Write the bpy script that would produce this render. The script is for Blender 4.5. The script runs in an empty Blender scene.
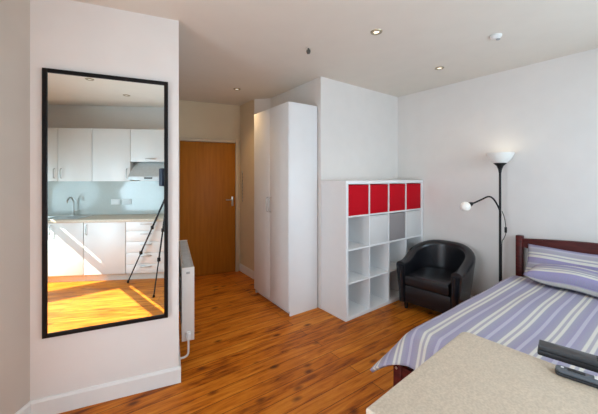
import bpy, bmesh, math, random
from mathutils import Vector, Matrix
random.seed(7)
PI = math.pi
S = bpy.context.scene
COL = S.collection

# ------------------------------------------------------------------ camera
CAM_H = 1.509
cam_d = bpy.data.cameras.new('camera')
cam = bpy.data.objects.new('camera', cam_d)
COL.objects.link(cam)
cam.location = (0, 0, CAM_H)
cam.rotation_euler = (PI/2, 0, 0)
cam_d.sensor_width = 36.0
cam_d.lens = 18.0
cam_d.shift_y = -30.0/598.0
cam_d.clip_start = 0.01
S.camera = cam

# ------------------------------------------------------------------ world, sun, window and fill light, exposure
w = bpy.data.worlds.new('sky')
S.world = w
w.use_nodes = True
nt = w.node_tree
bg = nt.nodes['Background']
sky = nt.nodes.new('ShaderNodeTexSky')
sky.sky_type = 'HOSEK_WILKIE'
sky.sun_direction = Vector((-0.55, -0.165, 0.68)).normalized()
sky.turbidity = 3.0
nt.links.new(sky.outputs['Color'], bg.inputs['Color'])
bg.inputs['Strength'].default_value = 1.2

def light(name, kind, loc, direction, energy, color, size=None, size_y=None, angle=None, spot=None, blend=0.6):
    d = bpy.data.lights.new(name, kind)
    d.energy = energy
    d.color = color
    if kind == 'AREA':
        d.shape = 'RECTANGLE'
        d.size = size
        d.size_y = size_y
    if kind == 'SUN' and angle is not None:
        d.angle = angle
    if kind in ('SPOT', 'POINT') and size:
        d.shadow_soft_size = size
    if kind == 'SPOT':
        d.spot_size = spot
        d.spot_blend = blend
    o = bpy.data.objects.new(name, d)
    COL.objects.link(o)
    o.location = loc
    o.rotation_euler = Vector(direction).to_track_quat('-Z', 'Z').to_euler()
    return o

SUN_DIR = (1.0, 0.14, -1.233)
light('sun', 'SUN', (-4, 1, 5), SUN_DIR, 18.0, (1.0, 0.94, 0.82), angle=0.009)
# daylight arriving through the west and east windows (rectangles just outside the panes)
light('daylight_west_a', 'AREA', (-2.05, 0.25, 1.05), (1, 0.65, 0.0), 64, (0.70, 0.85, 1.0), 1.4, 1.5)
light('daylight_west_b', 'AREA', (-2.05, -1.22, 1.05), (1, 0.65, 0.0), 20, (0.70, 0.85, 1.0), 0.85, 1.5)
K0 = Vector((.435, -.51, 0))
KA = math.radians(40)
KX = Vector((math.cos(KA), math.sin(KA), 0))
KY = Vector((-KX.y, KX.x, 0))
pe = K0 + KX*2.6 - KY*0.45 + Vector((0, 0, 1.6))
light('daylight_east', 'AREA', pe, KY + Vector((0, 0, 0.0)), 62, (0.70, 0.85, 1.0), 1.5, 1.35)

pn = K0 + KX*0.78 - KY*0.42 + Vector((0, 0, 1.62))
light('fill_north', 'AREA', pn, KY + Vector((0, 0, -0.12)), 47, (0.76, 0.87, 1.0), 1.2, 1.4)  # added frontal fill, shining in through an invented opening behind the camera

S.view_settings.view_transform = 'Standard'
S.view_settings.look = 'None'
S.view_settings.exposure = 0.0
S.view_settings.gamma = 1.0
S.view_settings.use_curve_mapping = False

# ------------------------------------------------------------------ materials
def mat(name, color, rough=0.6, metal=0.0, noise=0.0, nscale=30.0, bump=0.0, bscale=80.0, coat=0.0, emit=None, estr=0.0, spec=None, trans=0.0):
    m = bpy.data.materials.new(name)
    m.use_nodes = True
    t = m.node_tree
    b = t.nodes['Principled BSDF']
    b.inputs['Roughness'].default_value = rough
    b.inputs['Metallic'].default_value = metal
    if spec is not None:
        b.inputs['Specular IOR Level'].default_value = spec
    if coat:
        b.inputs['Coat Weight'].default_value = coat
        b.inputs['Coat Roughness'].default_value = 0.15
    if trans:
        b.inputs['Transmission Weight'].default_value = trans
    tc = t.nodes.new('ShaderNodeTexCoord')
    nz = t.nodes.new('ShaderNodeTexNoise')
    nz.inputs['Scale'].default_value = nscale
    nz.inputs['Detail'].default_value = 4
    t.links.new(tc.outputs['Object'], nz.inputs['Vector'])
    rp = t.nodes.new('ShaderNodeValToRGB')
    lo = [max(0, c*(1-noise)) for c in color[:3]]
    hi = [min(1, c*(1+noise)) for c in color[:3]]
    rp.color_ramp.elements[0].position = 0.3
    rp.color_ramp.elements[1].position = 0.7
    rp.color_ramp.elements[0].color = (*lo, 1)
    rp.color_ramp.elements[1].color = (*hi, 1)
    t.links.new(nz.outputs['Fac'], rp.inputs['Fac'])
    t.links.new(rp.outputs['Color'], b.inputs['Base Color'])
    if bump:
        n2 = t.nodes.new('ShaderNodeTexNoise')
        n2.inputs['Scale'].default_value = bscale
        n2.inputs['Detail'].default_value = 3
        t.links.new(tc.outputs['Object'], n2.inputs['Vector'])
        bp = t.nodes.new('ShaderNodeBump')
        bp.inputs['Strength'].default_value = bump
        bp.inputs['Distance'].default_value = 0.005
        t.links.new(n2.outputs['Fac'], bp.inputs['Height'])
        t.links.new(bp.outputs['Normal'], b.inputs['Normal'])
    if emit:
        b.inputs['Emission Color'].default_value = (*emit, 1)
        b.inputs['Emission Strength'].default_value = estr
    return m

def floor_mat():
    m = bpy.data.materials.new('pine_floorboards')
    m.use_nodes = True
    t = m.node_tree
    N, L = t.nodes, t.links
    b = N['Principled BSDF']
    tc = N.new('ShaderNodeTexCoord')
    mp = N.new('ShaderNodeMapping')
    mp.inputs['Rotation'].default_value = (0, 0, -math.radians(35.0))
    L.new(tc.outputs['Object'], mp.inputs['Vector'])
    br = N.new('ShaderNodeTexBrick')
    br.offset = 0.37
    br.inputs['Color1'].default_value = (0.0, 0.0, 0.0, 1)
    br.inputs['Color2'].default_value = (1, 1, 1, 1)
    br.inputs['Mortar'].default_value = (0.5, 0.5, 0.5, 1)
    br.inputs['Scale'].default_value = 1.0
    br.inputs['Mortar Size'].default_value = 0.002
    br.inputs['Mortar Smooth'].default_value = 0.1
    br.inputs['Bias'].default_value = 0.0
    br.inputs['Brick Width'].default_value = 2.7
    br.inputs['Row Height'].default_value = 0.115
    L.new(mp.outputs['Vector'], br.inputs['Vector'])
    # grain
    ms = N.new('ShaderNodeMapping')
    ms.inputs['Scale'].default_value = (1.0, 9.0, 1.0)
    L.new(mp.outputs['Vector'], ms.inputs['Vector'])
    g = N.new('ShaderNodeTexNoise')
    g.inputs['Scale'].default_value = 3.2
    g.inputs['Detail'].default_value = 7
    g.inputs['Roughness'].default_value = 0.65
    g.inputs['Distortion'].default_value = 0.5
    L.new(ms.outputs['Vector'], g.inputs['Vector'])
    # blotches
    ms2 = N.new('ShaderNodeMapping')
    ms2.inputs['Scale'].default_value = (1.0, 2.5, 1.0)
    L.new(mp.outputs['Vector'], ms2.inputs['Vector'])
    bl = N.new('ShaderNodeTexNoise')
    bl.inputs['Scale'].default_value = 3.0
    bl.inputs['Detail'].default_value = 3
    L.new(ms2.outputs['Vector'], bl.inputs['Vector'])
    a1 = N.new('ShaderNodeMath'); a1.operation = 'MULTIPLY_ADD'
    L.new(g.outputs['Fac'], a1.inputs[0]); a1.inputs[1].default_value = 0.85
    s1 = N.new('ShaderNodeMath'); s1.operation = 'MULTIPLY'
    L.new(br.outputs['Color'], s1.inputs[0]); s1.inputs[1].default_value = 0.16
    L.new(s1.outputs[0], a1.inputs[2])
    a2 = N.new('ShaderNodeMath'); a2.operation = 'MULTIPLY_ADD'
    L.new(bl.outputs['Fac'], a2.inputs[0]); a2.inputs[1].default_value = 0.40
    L.new(a1.outputs[0], a2.inputs[2])
    rp = N.new('ShaderNodeValToRGB')
    e = rp.color_ramp.elements
    e[0].position = 0.45; e[0].color = (0.13, 0.022, 0.003, 1)
    e[1].position = 0.95; e[1].color = (0.80, 0.30, 0.034, 1)
    k = e.new(0.66); k.color = (0.54, 0.145, 0.010, 1)
    L.new(a2.outputs[0], rp.inputs['Fac'])
    # knots
    ms3 = N.new('ShaderNodeMapping')
    ms3.inputs['Scale'].default_value = (1.0, 1.9, 1.0)
    L.new(mp.outputs['Vector'], ms3.inputs['Vector'])
    v = N.new('ShaderNodeTexVoronoi')
    v.inputs['Scale'].default_value = 3.6
    L.new(ms3.outputs['Vector'], v.inputs['Vector'])
    kr = N.new('ShaderNodeValToRGB')
    kr.color_ramp.elements[0].position = 0.06; kr.color_ramp.elements[0].color = (1, 1, 1, 1)
    kr.color_ramp.elements[1].position = 0.20; kr.color_ramp.elements[1].color = (0, 0, 0, 1)
    L.new(v.outputs['Distance'], kr.inputs['Fac'])
    km = N.new('ShaderNodeMath'); km.operation = 'MULTIPLY'
    L.new(kr.outputs['Color'], km.inputs[0]); km.inputs[1].default_value = 0.85
    mk = N.new('ShaderNodeMix'); mk.data_type = 'RGBA'
    L.new(km.outputs[0], mk.inputs['Factor'])
    L.new(rp.outputs['Color'], mk.inputs['A'])
    mk.inputs['B'].default_value = (0.085, 0.018, 0.006, 1)
    # gaps
    mg = N.new('ShaderNodeMix'); mg.data_type = 'RGBA'
    L.new(br.outputs['Fac'], mg.inputs['Factor'])
    L.new(mk.outputs['Result'], mg.inputs['A'])
    mg.inputs['B'].default_value = (0.05, 0.012, 0.004, 1)
    L.new(mg.outputs['Result'], b.inputs['Base Color'])
    b.inputs['Roughness'].default_value = 0.36
    b.inputs['Specular IOR Level'].default_value = 0.16
    bp = N.new('ShaderNodeBump')
    bp.inputs['Strength'].default_value = 0.25
    bp.inputs['Distance'].default_value = 0.004
    bp.invert = True
    L.new(br.outputs['Fac'], bp.inputs['Height'])
    L.new(bp.outputs['Normal'], b.inputs['Normal'])
    return m

def wood_mat(name, c1, c2, scale=(12, 12, 0.9), rough=0.4, spec=0.2):
    m = bpy.data.materials.new(name)
    m.use_nodes = True
    t = m.node_tree
    N, L = t.nodes, t.links
    b = N['Principled BSDF']
    tc = N.new('ShaderNodeTexCoord')
    mp = N.new('ShaderNodeMapping')
    mp.inputs['Scale'].default_value = scale
    L.new(tc.outputs['Object'], mp.inputs['Vector'])
    g = N.new('ShaderNodeTexNoise')
    g.inputs['Scale'].default_value = 2.5
    g.inputs['Detail'].default_value = 6
    g.inputs['Distortion'].default_value = 0.6
    L.new(mp.outputs['Vector'], g.inputs['Vector'])
    rp = N.new('ShaderNodeValToRGB')
    rp.color_ramp.elements[0].position = 0.3; rp.color_ramp.elements[0].color = (*c1, 1)
    rp.color_ramp.elements[1].position = 0.7; rp.color_ramp.elements[1].color = (*c2, 1)
    L.new(g.outputs['Fac'], rp.inputs['Fac'])
    L.new(rp.outputs['Color'], b.inputs['Base Color'])
    b.inputs['Roughness'].default_value = rough
    b.inputs['Specular IOR Level'].default_value = spec
    return m

def stripe_mat(name, period, offset, stops, rough=0.9):
    """stripes across the U coordinate of the cloth; stops = [(position, colour)] over one period"""
    m = bpy.data.materials.new(name)
    m.use_nodes = True
    t = m.node_tree
    N, L = t.nodes, t.links
    b = N['Principled BSDF']
    b.inputs['Roughness'].default_value = rough
    b.inputs['Specular IOR Level'].default_value = 0.15
    uv = N.new('ShaderNodeUVMap'); uv.uv_map = 'cloth'
    sx = N.new('ShaderNodeSeparateXYZ')
    L.new(uv.outputs['UV'], sx.inputs[0])
    ma = N.new('ShaderNodeMath'); ma.operation = 'ADD'
    L.new(sx.outputs['X'], ma.inputs[0]); ma.inputs[1].default_value = offset
    md = N.new('ShaderNodeMath'); md.operation = 'DIVIDE'
    L.new(ma.outputs[0], md.inputs[0]); md.inputs[1].default_value = period
    mf = N.new('ShaderNodeMath'); mf.operation = 'FRACT'
    L.new(md.outputs[0], mf.inputs[0])
    rp = N.new('ShaderNodeValToRGB')
    cr = rp.color_ramp
    cr.interpolation = 'LINEAR'
    cr.elements[0].position = stops[0][0]; cr.elements[0].color = (*stops[0][1], 1)
    cr.elements[1].position = stops[-1][0]; cr.elements[1].color = (*stops[-1][1], 1)
    for p, c in stops[1:-1]:
        e = cr.elements.new(p); e.color = (*c, 1)
    L.new(mf.outputs[0], rp.inputs['Fac'])
    nz = N.new('ShaderNodeTexNoise')
    nz.inputs['Scale'].default_value = 160
    L.new(uv.outputs['UV'], nz.inputs['Vector'])
    mm = N.new('ShaderNodeMix'); mm.data_type = 'RGBA'; mm.blend_type = 'MULTIPLY'
    mm.inputs['Factor'].default_value = 0.25
    L.new(rp.outputs['Color'], mm.inputs['A'])
    L.new(nz.outputs['Color'], mm.inputs['B'])
    L.new(mm.outputs['Result'], b.inputs['Base Color'])
    bp = N.new('ShaderNodeBump')
    bp.inputs['Strength'].default_value = 0.3
    bp.inputs['Distance'].default_value = 0.003
    L.new(nz.outputs['Fac'], bp.inputs['Height'])
    L.new(bp.outputs['Normal'], b.inputs['Normal'])
    return m

def pane_mat():
    m = bpy.data.materials.new('window_glass')
    m.use_nodes = True
    t = m.node_tree
    N, L = t.nodes, t.links
    N.remove(N['Principled BSDF'])
    out = N['Material Output']
    tr = N.new('ShaderNodeBsdfTransparent'); tr.inputs['Color'].default_value = (0.96, 0.98, 0.97, 1)
    gl = N.new('ShaderNodeBsdfGlossy'); gl.inputs['Roughness'].default_value = 0.02
    mx = N.new('ShaderNodeMixShader'); mx.inputs['Fac'].default_value = 0.06
    L.new(tr.outputs[0], mx.inputs[1]); L.new(gl.outputs[0], mx.inputs[2])
    L.new(mx.outputs[0], out.inputs['Surface'])
    return m

def laminate_mat():
    m = mat('speckled_laminate', (0.68, 0.58, 0.46), rough=0.5, noise=0.06, nscale=55)
    t = m.node_tree
    N, L = t.nodes, t.links
    b = N['Principled BSDF']
    old = b.inputs['Base Color'].links[0].from_socket
    tc = N.new('ShaderNodeTexCoord')
    v = N.new('ShaderNodeTexNoise'); v.inputs['Scale'].default_value = 140; v.inputs['Detail'].default_value = 2
    L.new(tc.outputs['Object'], v.inputs['Vector'])
    r = N.new('ShaderNodeValToRGB')
    r.color_ramp.elements[0].position = 0.40; r.color_ramp.elements[0].color = (0.88, 0.865, 0.84, 1)
    r.color_ramp.elements[1].position = 0.60; r.color_ramp.elements[1].color = (1.0, 1.0, 1.0, 1)
    L.new(v.outputs['Fac'], r.inputs['Fac'])
    mm = N.new('ShaderNodeMix'); mm.data_type = 'RGBA'; mm.blend_type = 'MULTIPLY'; mm.inputs['Factor'].default_value = 1
    L.new(old, mm.inputs['A']); L.new(r.outputs['Color'], mm.inputs['B'])
    L.new(mm.outputs['Result'], b.inputs['Base Color'])
    return m

M = {}
M['wall'] = mat('wall_paint', (0.80, 0.762, 0.732), 0.85, noise=0.015, nscale=6)
M['wall_lamp_warm'] = mat('lamp_warmed_wall_paint', (0.74, 0.61, 0.43), 0.85, noise=0.015, nscale=6)  # wall colour warmed to stand in for the hall downlight's glow
M['wall_shaded'] = mat('shaded_wall_paint', (0.60, 0.53, 0.46), 0.85, noise=0.015, nscale=6)  # wall colour darkened to stand in for shade on the window side
M['ceiling'] = mat('ceiling_paint', (0.78, 0.72, 0.64), 0.9, noise=0.015, nscale=5)
M['trim'] = mat('white_gloss_trim', (0.82, 0.81, 0.79), 0.4, noise=0.01)
M['floor'] = floor_mat()
M['black_frame'] = mat('black_frame', (0.008, 0.007, 0.007), 0.5, noise=0.2, spec=0.2)
M['mirror'] = mat('silvered_glass', (0.85, 0.94, 0.945), 0.0, metal=1.0)
M['rad'] = mat('radiator_enamel', (0.80, 0.76, 0.72), 0.35, noise=0.01)
M['grille'] = mat('radiator_grille', (0.45, 0.44, 0.43), 0.5, noise=0.1)
M['white_board'] = mat('white_board', (0.85, 0.85, 0.855), 0.42, noise=0.01, nscale=8)
M['white_edge'] = mat('white_board_edge', (0.84, 0.84, 0.83), 0.4, noise=0.01)
M['steel'] = mat('brushed_steel', (0.55, 0.54, 0.52), 0.3, metal=1.0, noise=0.05)
M['red'] = mat('red_fabric', (0.55, 0.006, 0.016), 0.75, spec=0.1, noise=0.12, nscale=90, bump=0.2, bscale=300)
M['grey_fabric'] = mat('grey_fabric', (0.30, 0.27, 0.27), 0.9, noise=0.15, nscale=120, bump=0.3, bscale=300)
M['pale_fabric'] = mat('pale_fabric', (0.70, 0.69, 0.68), 0.8, noise=0.05, nscale=120, bump=0.2, bscale=300)
M['leather'] = mat('black_leather', (0.010, 0.010, 0.013), 0.27, noise=0.25, nscale=40, bump=0.12, bscale=140)
M['dark_leg'] = mat('dark_leg', (0.012, 0.010, 0.009), 0.45, noise=0.2)
M['black_metal'] = mat('black_metal', (0.014, 0.013, 0.013), 0.4, metal=0.4, noise=0.2)
M['lamp_glass'] = mat('frosted_bowl', (0.85, 0.84, 0.80), 0.4, noise=0.01, emit=(1.0, 0.93, 0.82), estr=0.06)
M['globe_glass'] = mat('frosted_globe', (0.92, 0.90, 0.86), 0.35, noise=0.01, emit=(1.0, 0.95, 0.86), estr=0.12)
M['bed_wood'] = wood_mat('mahogany_wood', (0.060, 0.009, 0.008), (0.115, 0.017, 0.014), (2, 14, 14), 0.35)
M['door_wood'] = wood_mat('orange_door_wood', (0.34, 0.115, 0.008), (0.43, 0.150, 0.013), (10, 10, 0.7), 0.45)
M['frame_wood'] = mat('cream_door_frame', (0.62, 0.50, 0.36), 0.5, noise=0.03)
M['mattress'] = mat('mattress_ticking', (0.75, 0.74, 0.72), 0.9, noise=0.04, bump=0.2)
M['laminate'] = laminate_mat()
M['kitchen'] = mat('white_kitchen_door', (0.83, 0.82, 0.80), 0.35, noise=0.01, nscale=8)
M['splash'] = mat('pale_glass_splashback', (0.60, 0.63, 0.60), 0.12, noise=0.02, coat=0.5)
M['plinth'] = mat('plinth_board', (0.74, 0.70, 0.64), 0.5, noise=0.02)
M['plastic_white'] = mat('white_plastic', (0.85, 0.85, 0.84), 0.35, noise=0.01)
M['remote_dark'] = mat('remote_dark_plastic', (0.055, 0.055, 0.06), 0.38, noise=0.1)
M['remote_black'] = mat('remote_black_plastic', (0.018, 0.018, 0.020), 0.45, noise=0.1)
M['remote_grey'] = mat('remote_blue_grey_plastic', (0.095, 0.11, 0.13), 0.4, noise=0.08)
M['rubber'] = mat('rubber_button', (0.30, 0.31, 0.32), 0.6, noise=0.05)
M['pale_button'] = mat('pale_button', (0.75, 0.75, 0.74), 0.5, noise=0.02)
M['navy'] = mat('navy_scanner_shell', (0.018, 0.030, 0.060), 0.35, noise=0.1)
M['lens'] = mat('lens_glass', (0.005, 0.005, 0.008), 0.05, noise=0.1, coat=0.5)
M['led'] = mat('downlight_lamp', (0.9, 0.85, 0.75), 0.4, noise=0.01, emit=(1.0, 0.88, 0.68), estr=2.0)
M['led_dim'] = mat('lamp_bulb', (0.85, 0.82, 0.76), 0.4, noise=0.01, emit=(1.0, 0.9, 0.7), estr=0.25)
M['brass'] = mat('satin_downlight_ring', (0.42, 0.36, 0.25), 0.35, metal=1.0, noise=0.08)
M['grey_cord'] = mat('grey_cord', (0.30, 0.27, 0.24), 0.6, noise=0.2)
M['dark_cord'] = mat('dark_cord', (0.10, 0.085, 0.07), 0.6, noise=0.2)
M['glass'] = pane_mat()
M['hood'] = mat('hood_enamel', (0.66, 0.67, 0.66), 0.4, metal=0.2, noise=0.05)
LAV = (0.40, 0.37, 0.52); LAVG = (0.44, 0.42, 0.51); CREAM = (0.80, 0.765, 0.70); PALE = (0.58, 0.55, 0.65); MID = (0.50, 0.47, 0.52)
M['duvet'] = stripe_mat('striped_duvet_cotton', 0.158, -1.597 + 0.158/2, [
    (0.0, PALE), (0.05, PALE), (0.07, LAV), (0.33, LAVG), (0.36, CREAM), (0.44, CREAM), (0.465, MID), (0.535, MID), (0.56, CREAM), (0.64, CREAM), (0.67, LAVG), (0.93, LAV), (0.95, PALE), (1.0, PALE)])
M['pillow'] = stripe_mat('striped_pillow_cotton', 0.158, 0.0, [
    (0.0, LAV), (0.28, (0.38, 0.33, 0.56)), (0.31, CREAM), (0.43, CREAM), (0.45, LAVG), (0.50, LAVG), (0.53, CREAM), (0.60, CREAM), (0.64, LAVG), (0.84, MID), (0.88, PALE), (0.94, PALE), (0.96, LAV), (1.0, LAV)])

# ------------------------------------------------------------------ helpers
class MB:
    def __init__(self):
        self.bm = bmesh.new()

    def _merge(self, tmp, M4=None):
        if M4 is not None:
            bmesh.ops.transform(tmp, matrix=M4, verts=tmp.verts)
        me = bpy.data.meshes.new('tmp')
        tmp.to_mesh(me); tmp.free()
        self.bm.from_mesh(me)
        bpy.data.meshes.remove(me)

    def box(self, x0, x1, y0, y1, z0, z1, bev=0.0, seg=2, M4=None):
        t = bmesh.new()
        bmesh.ops.create_cube(t, size=1.0)
        bmesh.ops.scale(t, vec=(x1-x0, y1-y0, z1-z0), verts=t.verts)
        bmesh.ops.translate(t, vec=((x0+x1)/2, (y0+y1)/2, (z0+z1)/2), verts=t.verts)
        if bev > 0:
            bmesh.ops.bevel(t, geom=t.edges[:], offset=bev, segments=seg, profile=0.5, affect='EDGES')
        self._merge(t, M4)
        return self

    def prism(self, poly, z0, z1, bev=0.0, seg=2, M4=None):
        t = bmesh.new()
        lo = [t.verts.new((x, y, z0)) for x, y in poly]
        hi = [t.verts.new((x, y, z1)) for x, y in poly]
        n = len(poly)
        t.faces.new(lo[::-1]); top = t.faces.new(hi)
        for i in range(n):
            t.faces.new((lo[i], lo[(i+1) % n], hi[(i+1) % n], hi[i]))
        bmesh.ops.recalc_face_normals(t, faces=t.faces)
        if bev > 0:
            ed = [e for e in t.edges if abs(e.verts[0].co.z-e.verts[1].co.z) < 1e-6]
            bmesh.ops.bevel(t, geom=ed, offset=bev, segments=seg, profile=0.5, affect='EDGES')
        self._merge(t, M4)
        return self

    def lathe(self, prof, seg=28, M4=None):
        t = bmesh.new()
        rings = []
        for r, z in prof:
            if r < 1e-6:
                rings.append([t.verts.new((0, 0, z))])
            else:
                rings.append([t.verts.new((r*math.cos(2*PI*i/seg), r*math.sin(2*PI*i/seg), z)) for i in range(seg)])
        for a, b in zip(rings[:-1], rings[1:]):
            for i in range(seg):
                j = (i+1) % seg
                if len(a) == 1 and len(b) == 1:
                    continue
                if len(a) == 1:
                    t.faces.new((a[0], b[j], b[i]))
                elif len(b) == 1:
                    t.faces.new((a[i], a[j], b[0]))
                else:
                    t.faces.new((a[i], a[j], b[j], b[i]))
        bmesh.ops.recalc_face_normals(t, faces=t.faces)
        self._merge(t, M4)
        return self

    def tube(self, pts, r, seg=10, M4=None):
        pts = [Vector(p) for p in pts]
        rs = r if isinstance(r, (list, tuple)) else [r]*len(pts)
        t = bmesh.new()
        rings = []
        up = Vector((0, 0, 1))
        for i, p in enumerate(pts):
            d = (pts[min(i+1, len(pts)-1)]-pts[max(i-1, 0)]).normalized()
            ref = up if abs(d.dot(up)) < 0.95 else Vector((1, 0, 0))
            if rings:
                a = (pa - d*pa.dot(d)).normalized()
            else:
                a = d.cross(ref).normalized()
            pa = a
            b = d.cross(a).normalized()
            rings.append([t.verts.new(p + (a*math.cos(2*PI*k/seg)+b*math.sin(2*PI*k/seg))*rs[i]) for k in range(seg)])
        for a, b in zip(rings[:-1], rings[1:]):
            for k in range(seg):
                t.faces.new((a[k], a[(k+1) % seg], b[(k+1) % seg], b[k]))
        t.faces.new(rings[0][::-1]); t.faces.new(rings[-1])
        bmesh.ops.recalc_face_normals(t, faces=t.faces)
        self._merge(t, M4)
        return self

    def build(self, name, m, parent=None, loc=None, rotz=None, smooth=35):
        me = bpy.data.meshes.new(name)
        self.bm.to_mesh(me); self.bm.free()
        me.materials.append(m)
        if smooth:
            me.shade_smooth()
            me.set_sharp_from_angle(angle=math.radians(smooth))
        o = bpy.data.objects.new(name, me)
        COL.objects.link(o)
        if parent is not None:
            o.parent = parent
        if loc is not None:
            o.location = loc
        if rotz is not None:
            o.rotation_euler = (0, 0, rotz)
        return o

def tag(o, label, cat, group=None):
    o['label'] = label; o['category'] = cat
    if group:
        o['group'] = group
    return o

def struct(o):
    o['kind'] = 'structure'
    return o

def thing(name, label, cat, loc=(0, 0, 0), rotz=0.0, group=None):
    o = bpy.data.objects.new(name, None)
    COL.objects.link(o)
    o.empty_display_size = 0.1
    o.location = loc; o.rotation_euler = (0, 0, rotz)
    return tag(o, label, cat, group)

def copy_thing(root):
    r = root.copy(); COL.objects.link(r)
    for ch in list(root.children):
        c = ch.copy(); COL.objects.link(c); c.parent = r
        for g in list(ch.children):
            d = g.copy(); COL.objects.link(d); d.parent = c
    return r

def spline(pts, n=8):
    pts = [Vector(p) for p in pts]
    P = [pts[0]*2-pts[1]] + pts + [pts[-1]*2-pts[-2]]
    out = []
    for i in range(1, len(P)-2):
        for k in range(n):
            t = k/n
            a, b, c, d = P[i-1], P[i], P[i+1], P[i+2]
            out.append(0.5*((2*b)+(c-a)*t+(2*a-5*b+4*c-d)*t*t+(3*b-a-3*c+d)*t**3))
    out.append(pts[-1])
    return out

# ------------------------------------------------------------------ plan frames
# room frame: origin at the far room corner, +x along the bed wall, +y into the bed wall (so -y is out into the room)
RC = Vector((1.426, 4.31, 0))
RA = -math.radians(53.0)
def R(t, d, z=0.0):
    return RC + Matrix.Rotation(RA, 3, 'Z') @ Vector((t, -d, z))
# pillar frame: origin at the pillar's free corner, +x along the mirror wall, +y into the hall
PC = Vector((-0.886, 2.203, 0))
PA = math.radians(23.3)
def Pp(x, y, z=0.0):
    return PC + Matrix.Rotation(PA, 3, 'Z') @ Vector((x, y, z))
def K(x, y, z=0.0):
    return K0 + KX*x + KY*y + Vector((0, 0, z))

CH = 2.66
WT = 0.12

# ------------------------------------------------------------------ room shell
A = Pp(0, 0); B = Pp(-0.86, 0)
D1 = Pp(0, 2.44); D2 = Pp(0.98, 2.44)
N1 = Vector((-0.66, 4.42, 0)); N2 = R(-1.16, 1.432)
RE = R(0, 1.474); C = R(0, 0)
E1 = R(3.06, 0)
K2 = K(-2.75, 0)
LW = B.x

floor_poly = [(-2.1, -2.7), (3.9, -2.7), (3.9, 2.2), (1.5, 5.2), (-2.1, 5.2)]
o = MB().prism(floor_poly, -0.1, 0.0).build('floor', M['floor'], smooth=None); struct(o)
o = MB().prism(floor_poly, CH, CH+0.1).build('ceiling', M['ceiling'], smooth=None); struct(o)

def wall_seg(mb, a, b, z0=0.0, z1=CH, t=WT, e0=0.0, e1=0.0):
    """wall slab whose interior face runs a -> b with the room on the left"""
    a = Vector((a[0], a[1], 0)); b = Vector((b[0], b[1], 0))
    d = (b-a).normalized(); n = Vector((d.y, -d.x, 0))
    a = a-d*e0; b = b+d*e1
    pts = [a, b, b+n*t, a+n*t]
    mb.prism([(p.x, p.y) for p in pts], z0, z1)

def simple_wall(name, pts, m=None, **kw):
    mb = MB()
    for a, b in zip(pts[:-1], pts[1:]):
        wall_seg(mb, a, b, **kw)
    o = mb.build(name, m or M['wall'], smooth=None)
    return struct(o)

# pillar block (mirror face + hall side), one solid piece of wall
blk = [A, Pp(0, 2.44+WT), Pp(-0.3, 2.44+WT), Pp(-0.3, 0.3), Pp(-0.98, 0.3), B]
o = MB().prism([(p.x, p.y) for p in blk], 0, CH).build('wall_pillar', M['wall'], smooth=None); struct(o)
simple_wall('wall_hall_end', [D2, D1], M['wall_lamp_warm'], e0=WT, e1=0.0)
simple_wall('wall_hall_right', [N1, D2], M['wall_lamp_warm'])
simple_wall('wall_hall_nib', [N2, N1])
simple_wall('wall_wardrobe', [RE, N2])
simple_wall('wall_back', [C, RE], e0=0.0)
simple_wall('wall_bed', [E1, C], e0=WT, e1=WT)

# kitchen wall with a window beside the bed and an added opening for fill light
mb = MB()
wx0, wx1, wz0, wz1 = 1.9, 3.3, 0.95, 2.25
vx0, vx1, vz0, vz1 = 0.18, 1.38, 0.98, 2.28
wall_seg(mb, K2, K(vx0, 0), e0=0.3)
wall_seg(mb, K(vx0, 0), K(vx1, 0), 0, vz0)
wall_seg(mb, K(vx0, 0), K(vx1, 0), vz1, CH)
wall_seg(mb, K(vx1, 0), K(wx0, 0))
wall_seg(mb, K(wx0, 0), K(wx1, 0), 0, wz0)
wall_seg(mb, K(wx0, 0), K(wx1, 0), wz1, CH)
wall_seg(mb, K(wx1, 0), E1, e1=WT)
struct(mb.build('wall_right', M['wall'], smooth=None))

# west wall with two sash windows
WW = [(-0.45, 0.95), (-1.65, -0.80)]
SZ0, SZ1 = 0.30, 1.74
WTT = 0.16
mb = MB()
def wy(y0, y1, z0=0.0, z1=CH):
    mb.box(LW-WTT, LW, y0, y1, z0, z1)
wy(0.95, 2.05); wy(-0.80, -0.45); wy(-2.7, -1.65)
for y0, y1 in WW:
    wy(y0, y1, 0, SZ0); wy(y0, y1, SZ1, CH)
struct(mb.build('wall_left', M['wall_shaded'], smooth=None))

def sash(name, y0, y1, z0, z1, meet, place):
    """sash window; place maps (along, depth into wall, z) to a point"""
    root = bpy.data.objects.new(name, None); COL.objects.link(root); struct(root)
    place(root)
    f = MB(); s = 0.05
    L = y1-y0
    f.box(0, s, -0.04, 0.04, z0, z1); f.box(L-s, L, -0.04, 0.04, z0, z1)
    f.box(s, L-s, -0.04, 0.04, z0, z0+s); f.box(s, L-s, -0.04, 0.04, z1-s, z1)
    if meet:
        f.box(s, L-s, -0.03, 0.03, meet-0.035, meet+0.035)
    else:
        f.box(L/2-0.03, L/2+0.03, -0.03, 0.03, z0+s, z1-s)
    struct(f.build('window_frame', M['trim'], root))
    p = MB()
    if meet:
        p.box(s, L-s, -0.003, 0.003, z0+s, meet-0.035); p.box(s, L-s, -0.003, 0.003, meet+0.035, z1-s)
    else:
        p.box(s, L/2-0.03, -0.003, 0.003, z0+s, z1-s); p.box(L/2+0.03, L-s, -0.003, 0.003, z0+s, z1-s)
    struct(p.build('window_pane', M['glass'], root, smooth=None))
    return root
def place_west(y0):
    def f(r):
        r.location = (LW-0.10, y0, 0); r.rotation_euler = (0, 0, PI/2)
    return f
for i, (y0, y1) in enumerate(WW):
    sash('window_%d' % (i+1), y0, y1, SZ0, SZ1, 1.53, place_west(y0))
def place_east(r):
    r.location = K(wx0, -0.06); r.rotation_euler = (0, 0, KA)
sash('window_3', wx0, wx1, wz0, wz1, None, place_east)
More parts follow.
